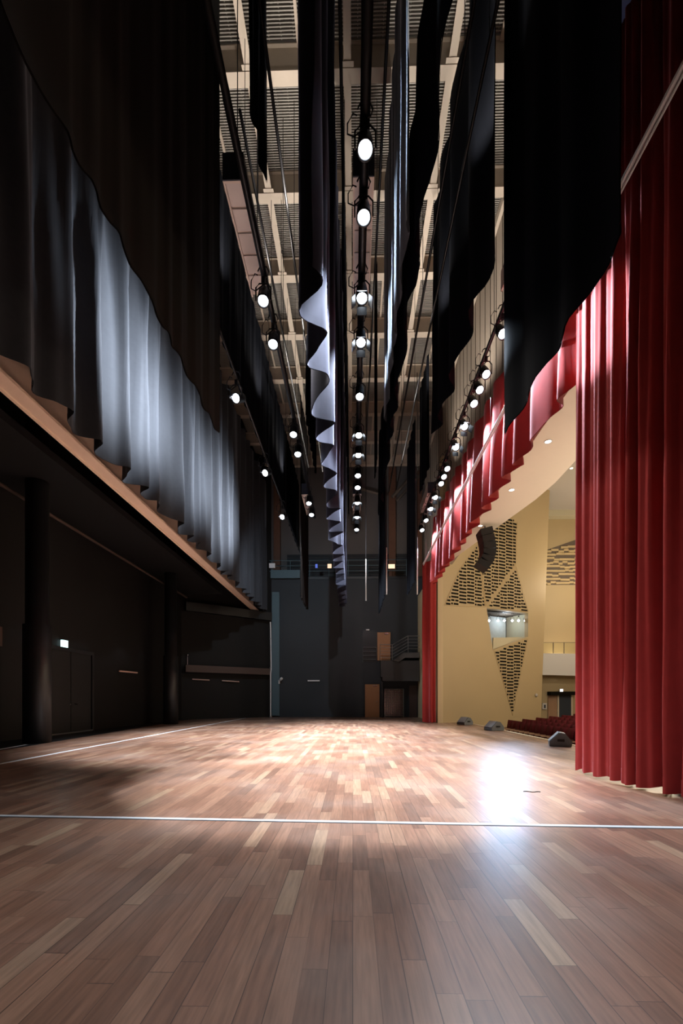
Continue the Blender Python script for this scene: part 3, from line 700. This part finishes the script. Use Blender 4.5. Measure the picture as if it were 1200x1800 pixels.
# recess box behind the opening
bk = -Sn * 1.6
bm = NB(); q = [bm.verts.new(p + bk) for p in hole]; bm.faces.new(q); struct('wall_box_back', bm, M['fresco'], 'grey back of the lighting box in the gold wall')
bm = NB(); f0 = S(866, 1143, -.25); 
prism(bm, [S(866, 1143, -.3), S(928, 1119, -.3), S(928, 1119, -.3) + bk, S(866, 1143, -.3) + bk], (0, 0, -.1)); struct('floor_box', bm, M['pale_wall'], 'sloping pale floor of the lighting box', 'floor')
bm = NB(); prism(bm, [S(854, 1069, -.3), S(929, 1078, -.3), S(929, 1078, -.3) + bk, S(854, 1069, -.3) + bk], (0, 0, .1)); struct('ceiling_box', bm, M['tan_dark'], 'ceiling of the lighting box', 'ceiling')
bm = NB(); prism(bm, [S(928.5, 1078, -.3), S(928.5, 1119, -.3), S(928.5, 1119, -.3) + bk, S(928.5, 1078, -.3) + bk], Sd * .1); struct('wall_box_end', bm, M['pale_wall'], 'end wall of the lighting box')
# slanted pale parapet inside the opening
bm = NB(); prism(bm, [S(866, 1143, -.30), S(867, 1121, -.30), S(928, 1120, -.30), S(928, 1119.5, -.30)], -Sn * .08); struct('trim_6', bm, M['pale_wall'], 'pale slanted parapet of the lighting box', 'trim')
# pipe and lanterns in the lighting box
a = S(857, 1074.5, -.70); b = S(927, 1079, -.70)
t = thing('box_hanging_pipe', 'short pipe carrying six lanterns in the gold wall opening', 'pipe', a)
bm = NB(); tube(bm, [(0, 0, 0), b - a], .03, 8); obj('pipe', bm, M['black_metal'], t)
boxl = []
for i, px in enumerate((859, 875, 886, 900, 911, 923)):
    p = S(px, 1091, -.45); boxl.append(p)
    lantern('%s glaring lantern from the stage end in the gold wall opening' % ORD[i], p, (-.45, -1, -.12), 'lanterns in the gold wall opening', .6, False, cord=False)

# slotted panels
def inside(poly, x, y):
    c = False; n = len(poly)
    for i in range(n):
        x1, y1 = poly[i]; x2, y2 = poly[(i + 1) % n]
        if (y1 > y) != (y2 > y) and x < (x2 - x1) * (y - y1) / (y2 - y1) + x1: c = not c
    return c
def slots(label, pix, tilt, seed):
    rnd = random.Random(seed)
    P3 = [S(*p) for p in pix]; P2 = [((p - A0).dot(Sd), p.z) for p in P3]
    xs = [p[0] for p in P2]; zs = [p[1] for p in P2]
    t = thing('slotted_panel', label, 'acoustic panel', A0 + Sn * .002, math.atan2(Sd.y, Sd.x), 'slotted acoustic panels on the gold wall')
    bm = NB(); cols = .52; z = min(zs) + .05; q = .065
    while z < max(zs):
        c = 0; x = min(xs) - .1
        while x < max(xs):
            st = rnd.random(); cuts = [(0, .46)] if st < .6 else ([(0, .20), (.26, .46)] if st < .8 else [(0, .10), (.16, .46)])
            for a_, b_ in cuts:
                zz = z + tilt * (x - min(xs)) + (.05 if c % 2 else 0)
                n_ = max(2, int((b_ - a_) / q)); run = [a_ + (b_ - a_) * k / n_ for k in range(n_ + 1)]
                ok = [k for k in run if inside(P2, x + k, zz) and inside(P2, x + k, zz + .09)]
                if len(ok) > 1 and ok[-1] - ok[0] > .06: box(bm, (x + ok[0], -.016, zz), (x + ok[-1], -.001, zz + .088))
            x += cols; c += 1
        z += .172
    obj('slot_grille', bm, M['slot'], t)
    bm = NB()
    loc = [Vector((p[0], -.024, p[1])) for p in P2]
    tube(bm, loc + [loc[0]], .012, 4, False); obj('edge_bead', bm, M['relief'], t)
    return t
slots('large upper slotted panel behind the hanging curved loudspeaker', [(781, 1064), (806, 1003), (838, 957), (852, 1067)], -.02, 1)
slots('tall slotted panel right of the hanging curved loudspeaker', [(853.5, 1065), (840, 953), (884, 900), (908, 917), (906, 992)], -.06, 2)
slots('triangular slotted panel just above the lit wall opening', [(856, 1067), (906, 996), (927, 1075)], -.03, 3)
slots('long pointed slotted panel below the lit wall opening', [(868, 1145), (927, 1122), (900, 1258)], .02, 4)

# curved ceiling reflector
edge = [(766, 1003), (800, 980), (850, 944), (900, 908), (940, 879), (975, 849), (1012, 809), (1060, 745), (1120, 655), (1200, 520)]
ZR = E + 6.6
pe = [on_z(px, py, ZR) for px, py in edge]
poly = [Vector((4.62, p.y, ZR)) for p in pe[::-1] if p.x > 4.64]
pe = [p for p in pe if p.x > 4.64]
bm = NB(); pts = [Vector((4.62, 23.0, ZR))] + pe + [Vector((4.62, pe[-1].y, ZR))]
prism(bm, pts, (0, 0, .22)); struct('ceiling_reflector', bm, M['cream'], 'cream curved ceiling over the stage edge', 'ceiling')
bm = NB(); box(bm, (4.62, 3, E + 11.9), (16, 33, E + 12.1)); struct('ceiling_auditorium', bm, M['grey_ceiling'], 'grey auditorium ceiling', 'ceiling')
# downlights
def downlight(label, c):
    t = thing('ceiling_downlight', label, 'downlight', c, 0, 'downlights in the auditorium ceilings')
    bm = NB(); lathe(bm, [(.10, 0), (.10, -.012), (.075, -.012), (.07, .0)], 18, (False, False)); obj('trim_ring', bm, M['white_paint'], t)
    bm = NB(); lathe(bm, [(.0001, -.006), (.072, -.006)], 18, (False, False)); obj('lamp_disc', bm, M['lens_warm'], t)
for lab, px, py in (('nearest bright downlight in the cream ceiling', 963, 776), ('second bright downlight in the cream ceiling', 899, 861), ('farthest downlight in the cream ceiling by the valance', 844, 924)):
    downlight(lab, on_z(px, py, ZR))
for lab, px, py in (('small downlight in the grey ceiling next to tall near curtain', 1004, 823), ('small downlight in the grey ceiling above the gold wall', 953, 862)):
    c = on_z(px, py, E + 11.9); downlight(lab, c)
# far auditorium
FY = 29.6
bm = NB(); box(bm, (on_y(930, 1200, FY).x, FY, -.85), (16.0, FY + .3, E + 12)); struct('wall_auditorium_far', bm, M['gold_wall'], 'gold wall at the far side of the auditorium')
bm = NB(); box(bm, (15.8, -4, -.85), (16.0, FY, E + 12)); struct('wall_auditorium_end', bm, M['gold_wall'], 'gold rear wall of the auditorium')
pl = [on_y(px, py, FY - .6) for px, py in ((950, 870), (962, 862), (1030, 902), (1030, 906), (950, 907))]
bm = NB(); prism(bm, pl, (0, .58, 0)); struct('trim_7', bm, M['pale_wall'], 'pale angled bulkhead under the auditorium ceiling', 'trim')
# slatted relief triangle
tri = [on_y(px, py, FY - .03) for px, py in ((940, 980), (951, 970), (1030, 905 + 37), (1030, 1028), (940, 1028))]
t2 = [(p.x, p.z) for p in tri]
t = thing('wall_mounted_slatted_panel', 'gold slatted relief panel on the far auditorium wall', 'acoustic panel', (0, FY - .002, 0))
bm = NB(); rnd = random.Random(3); z = min(p[1] for p in t2)
while z < max(p[1] for p in t2):
    x = min(p[0] for p in t2)
    while x < max(p[0] for p in t2):
        w = rnd.uniform(.2, .5); dz = rnd.choice((0, .05, .1))
        if inside(t2, x + .05, z + dz + .1) and inside(t2, x + w, z + dz + .1): box(bm, (x, -.07 - rnd.random() * .05, z + dz), (x + w, 0, z + dz + .13))
        x += w
    z += .26
obj('slats', bm, M['relief'], t)
bm = NB(); prism(bm, [p + Vector((0, .02, 0)) for p in tri], (0, .008, 0)); o = obj('backing', bm, M['tan_dark'], t); o.location = (0, -(FY - .002), 0)
# balcony
BYc = FY - 1.2
t = thing('balcony_front', 'white balcony front with glass guard in the auditorium', 'balcony', (0, 0, 0))
lo, hi = backbox(945, 1040, 1148, 1187, BYc, .25)
lo = (lo[0], lo[1], on_y(950, 1186, BYc).z)
bm = NB(); prism(bm, [Vector((lo[0], BYc, lo[2])), Vector((hi[0], BYc, lo[2] - .1)), Vector((hi[0], BYc, hi[2] - .05)), Vector((lo[0], BYc, hi[2]))], (0, .2, 0)); obj('parapet', bm, M['white_paint'], t)
bm = NB(); box(bm, (lo[0], BYc + .2, lo[2]), (hi[0], FY - .001, lo[2] + .15)); obj('soffit', bm, M['cream'], t)
for i, px in enumerate((952, 972, 991, 1012)):
    a = on_y(px, 1149, BYc + .1); bm = NB(); tube(bm, [a, a + Vector((0, 0, .68))], .025, 6); obj('post', bm, M['tan_dark'], t)
a = on_y(945, 1149, BYc + .1); b = on_y(1030, 1149, BYc + .1)
gm = bpy.data.materials.new('clear_glass'); gm.use_nodes = True; gb = gm.node_tree.nodes['Principled BSDF']
gb.inputs['Base Color'].default_value = (.9, .93, .85, 1); gb.inputs['Roughness'].default_value = .05; gb.inputs['Transmission Weight'].default_value = 1; gb.inputs['IOR'].default_value = 1.1
bm = NB(); box(bm, (a.x, a.y + .03, a.z), (b.x, a.y + .042, a.z + .68)); obj('glass_guard', bm, gm, t)
bm = NB(); tube(bm, [a + Vector((0, 0, .69)), b + Vector((0, 0, .69))], .015, 6); obj('top_rail', bm, M['tan_dark'], t)
c = on_y(982, 1186.5, BYc + .6); c.z = lo[2] - .001; downlight('downlight under the white balcony front', c)
# door recess below the balcony
lo, hi = backbox(982.5, 1003.5, 1217, 1275, FY - .12, .1); lo = (lo[0], lo[1], -.85)
t = thing('door_6', 'dark blue auditorium door under the balcony', 'door', lo); t['kind'] = 'structure'
w, h = hi[0] - lo[0], hi[2] + .85
bm = NB(); box(bm, (0, 0, 0), (w, .06, h)); obj('door_leaf', bm, M['blue_door'], t)
bm = NB(); box(bm, (-.1, 0, 0), (-.003, .1, h)); box(bm, (w + .003, 0, 0), (w + .1, .1, h)); obj('door_frame', bm, M['cream'], t)
bm = NB(); box(bm, (-.72, -.45, h - .18), (w + .1, .1, h + .05)); obj('lintel', bm, M['slot'], t)
bm = NB(); box(bm, (-.70, .0, 0), (-.13, .06, h - .19)); obj('side_leaf', bm, M['wood_leaf'], t)
plate('exit_wall_sign', 'small white lit sign above the dark blue auditorium door', 'sign', 986.5, 1213.5, 6, 5, FY - .65, 'white_paint').children[1].data.materials[0] = emit('sign_white', (1, 1, 1), 2)
t = plate('wall_poster', 'small white framed notice beside the dark blue door', 'notice', 957, 1241.5, 7.5, 11, FY - .1, 'white_paint')
bm = NB(); box(bm, (-.05, -.016, -.12), (.06, -.011, .1)); obj('print', bm, M['blue_door'], t)
c = S(942, 1222, .02); t = thing('wall_speaker', 'small round grey fitting on the gold wall near its edge', 'fitting', c)
bm = NB(); lathe(bm, [(.09, 0), (.10, .03), (.07, .06)], 16); o = obj('housing', bm, M['grey_ceiling'], t, True); o.rotation_euler = Sn.to_track_quat('Z', 'Y').to_euler()

# hanging line array
c = on_y(858, 935, 17.5)
t = thing('hanging_speaker', 'black curved column loudspeaker hanging under the cream ceiling', 'speaker', (c.x, 17.5, ZR - .02))
ppx = [(852, 938), (855, 950), (857, 962), (857, 974), (854, 985), (848, 994)]
pts = [on_y(px, py, 17.5) for px, py in ppx]
for i, p in enumerate(pts):
    tg = (pts[min(i + 1, 5)] - pts[max(i - 1, 0)]).normalized()
    ang = math.atan2(tg.x, -tg.z)
    m4 = Matrix.Translation(p - Vector((c.x, 17.5, ZR - .02))) @ Matrix.Rotation(-ang, 4, 'Y')
    bm = NB(); box(bm, (-.24, -.32, -.125), (.22, .32, .125), m4); bmesh.ops.bevel(bm, geom=bm.edges[:], offset=.02, segments=1); cb = obj('cabinet', bm, M['speaker_black'], t)
    bm = NB(); box(bm, (-.252, -.29, -.10), (-.241, .29, .10), m4); obj('grille', bm, M['speaker_black'], cb)
bm = NB(); tube(bm, [Vector((pts[0].x - c.x, 0, pts[0].z - ZR + .16)), Vector((pts[0].x - c.x, 0, 0.0))], .02, 6); obj('suspension_cable', bm, M['black_metal'], t)

# auditorium seats
def make_seat():
    t = thing('theatre_seat', 'seat', 'seat')
    bm = NB(); m4 = Matrix.Translation((.22, 0, .42)) @ Matrix.Rotation(.16, 4, 'Y'); box(bm, (-.05, -.25, 0), (.05, .25, .58), m4); bmesh.ops.bevel(bm, geom=bm.edges[:], offset=.03, segments=2); obj('backrest', bm, M['seat_fabric'], t, True)
    bm = NB(); m4 = Matrix.Translation((.275, 0, .40)) @ Matrix.Rotation(.16, 4, 'Y'); box(bm, (0, -.25, 0), (.02, .25, .56), m4); obj('back_shell', bm, M['seat_shell'], t)
    bm = NB(); box(bm, (-.24, -.24, .38), (.2, .24, .48)); bmesh.ops.bevel(bm, geom=bm.edges[:], offset=.03, segments=2); obj('cushion', bm, M['seat_fabric'], t, True)
    for s in (-1, 1):
        bm = NB(); box(bm, (-.2, s * .27 - .025, .58), (.24, s * .27 + .025, .63)); obj('armrest', bm, M['wood_leaf'], t)
    bm = NB(); box(bm, (-.05, -.2, .0), (.12, .2, .375)); obj('pedestal', bm, M['black_paint'], t)
    return t
seat0 = make_seat(); used = False
rown = ['front', 'second', 'third', 'fourth', 'fifth', 'sixth', 'seventh']
for i in range(7):
    X = 7.3 + .9 * i; yf = 22.15 + .56 * i; yn = max(X / .50 - .8, 12); zf = -.85 + .045 * i + (.02 if i == 0 else 0)
    n = int((yf - yn) / .56)
    for k_ in range(n):
        lab = '%s dark red theatre seat from the gold wall in the %s row' % (ORD[k_] if k_ < 15 else 'last', rown[i])
        loc = (X, yf - k_ * .56, zf)
        if not used:
            seat0.location = loc; seat0['label'] = lab; seat0['group'] = 'dark red theatre seats'; used = True
        else: dup(seat0, loc, None, lab, 'dark red theatre seats')
    if i:
        bm = NB(); box(bm, (X - .45, yn - 4, -.85), (X + .45, yf + .3, zf)); struct('floor_step_%d' % i, bm, M['tan_dark'], 'raked auditorium step under seat row', 'floor')

# ------------------------------------------------------------------ light
W = bpy.data.worlds.new('dim'); bpy.context.scene.world = W; W.use_nodes = True
W.node_tree.nodes['Background'].inputs[0].default_value = (.85, .85, .9, 1); W.node_tree.nodes['Background'].inputs[1].default_value = .045
COOL = (.74, .87, 1.0); CEN = (.84, .92, 1.0)
D = Vector((0, -.06, -.16))
for i, (loc, aim) in enumerate(cen):
    tgt = Vector((.0, max(7.0, loc.y + .3), 0))
    pw = (5600, 4800, 4600, 3800, 2900, 2500, 2200, 2100, 2000, 2000, 2000, 2000)[i]
    spot(loc + D, tgt - loc, pw, 42 if i == 0 else 58, .2 if i == 0 else .5, CEN, .10)
    if i in (3, 5, 7, 9): spot(loc + Vector((-.1, -.06, -.16)), (-1, .1, -1.6), 170, 80, .7, (.76, .80, 1.0), .06)
for i, (loc, aim) in enumerate(lef):
    spot(loc + D, Vector((-2.9, loc.y + (3.6 if i < 1 else 2.0), 0)) - loc, (6500, 6000, 5200, 4600, 1600, 900)[i], 62, .5, CEN, .12)
for i, (loc, aim) in enumerate(rig):
    if i % 2 == 0: spot(loc + Vector((.03, -.10, -.13)), Vector((.62, -.8, -.8)), 1050, 84, .6, COOL, .025)
    if i in (8, 10, 12): spot(loc + D, Vector((1.4, loc.y - 1, 0)) - loc, 2200, 54, .5, CEN, .1)
spot(rig[0][0] + Vector((-.2, -.14, -.12)), Vector((3.75, 6.9, 6.6)) - rig[0][0], 2500, 52, .6, COOL)
spot(cen[4][0] + Vector((.12, -.06, -.12)), Vector((3.63, 7.3, 7.0)) - cen[4][0], 24000, 14.5, .8, COOL)
for c_, z_, p_ in ((cen[0][0], 1.2, 250), (cen[2][0], 2.2, 380), (lef[0][0], 2.4, 520), (cen[4][0], 3.4, 620)):
    spot(c_ + Vector((.1, 0, -.14)), Vector((3.9, 6.4, z_)) - c_, p_, 46, .9, (1, .93, .84), .15)  # warm fill added at lantern positions for the near red curtain
for i, p in enumerate(stars):
    spot(p + Vector((-.06, -.12, -.08)), (-1, -.08, .14), (3900, 1900, 2600)[i], (106, 104, 110)[i], .75, (.80, .89, 1.0))
for i, p in enumerate(boxl):
    spot(p + Sn * .14 + Vector((0, 0, -.02)), Vector((1.6, 3.5, 1.3)) - p, 190 if i else 280, 28, .8, (.36, .66, 1.0), .06)
for x_, y_, p_ in ((.7, 3.8, 1250), (.5, 2.4, 850)):
    spot(Vector((x_, y_, ZL)), (-.05, .05, -1), p_, 74, 1, CEN, .2)  # unseen soft lights added above the camera to brighten the near floor
# extra spots added at far lanterns to brighten the back wall
spot(stars[2] + Vector((.1, .2, -.15)), (.1, 1, -.45), 900, 120, .8, COOL)
spot(cen[-1][0] + Vector((0, .2, -.15)), (.25, 1, .0), 500, 140, .8, (.95, .93, .95))
# unseen upward spots added between the borders to brighten the steel grid
for (x, y) in ((1.8, 9.0), (1.8, 12.5), (1.8, 16), (1.75, 20), (-1.12, 10), (-1.12, 14), (-1.12, 18.5), (-1.1, 23), (-2.5, 11.5), (-2.5, 16), (-2.7, 21), (3.4, 12.5), (3.4, 16.5), (3.4, 21)):
    spot(Vector((x, y, ZL + 2.2)), (0, -.6, 1), 430, 126, .8, (1, .91, .82), .15)
# extra spot added near the centre pipe to whiten the border face
spot(Vector((.26, 14.4, E + 8.7)), Vector((.95, 10.6, E + 9.7)) - Vector((.26, 14.4, E + 8.7)), 9000, 34, .8, COOL)
# warm fill lights added out of view in the auditorium
WARM = (1.0, .84, .64)
for loc, pw in (((9.5, 12.5, 4.5), 620), ((11.0, 18, 6.5), 520), ((11.0, 16.5, 5.0), 240), ((13.6, 26.0, 8.2), 300), ((13.0, 28.9, 3.0), 60)):
    point(loc, pw, WARM, .25)
point(S(890, 1090, -1.0), 25, (.8, .9, 1), .1)  # unseen small light added to brighten the inside of the lighting box

# ------------------------------------------------------------------ camera and view
cd = bpy.data.cameras.new('camera'); cam = bpy.data.objects.new('camera', cd); C.objects.link(cam)
cd.sensor_fit = 'HORIZONTAL'; cd.sensor_width = 36; cd.lens = 36 * F / 1200; cd.shift_y = (HZ - 900) / 1200; cd.clip_end = 200; cd.clip_start = .05
cam.location = O0; cam.rotation_euler = (PI / 2, 0, YAW)
sc = bpy.context.scene; sc.camera = cam
sc.view_settings.view_transform = 'Standard'; sc.view_settings.look = 'None'; sc.view_settings.exposure = 0; sc.view_settings.gamma = 1
sc.view_settings.use_curve_mapping = False
sc.cycles.use_denoising = True
sc.cycles.sample_clamp_indirect = 6
sc.cycles.max_bounces = 8
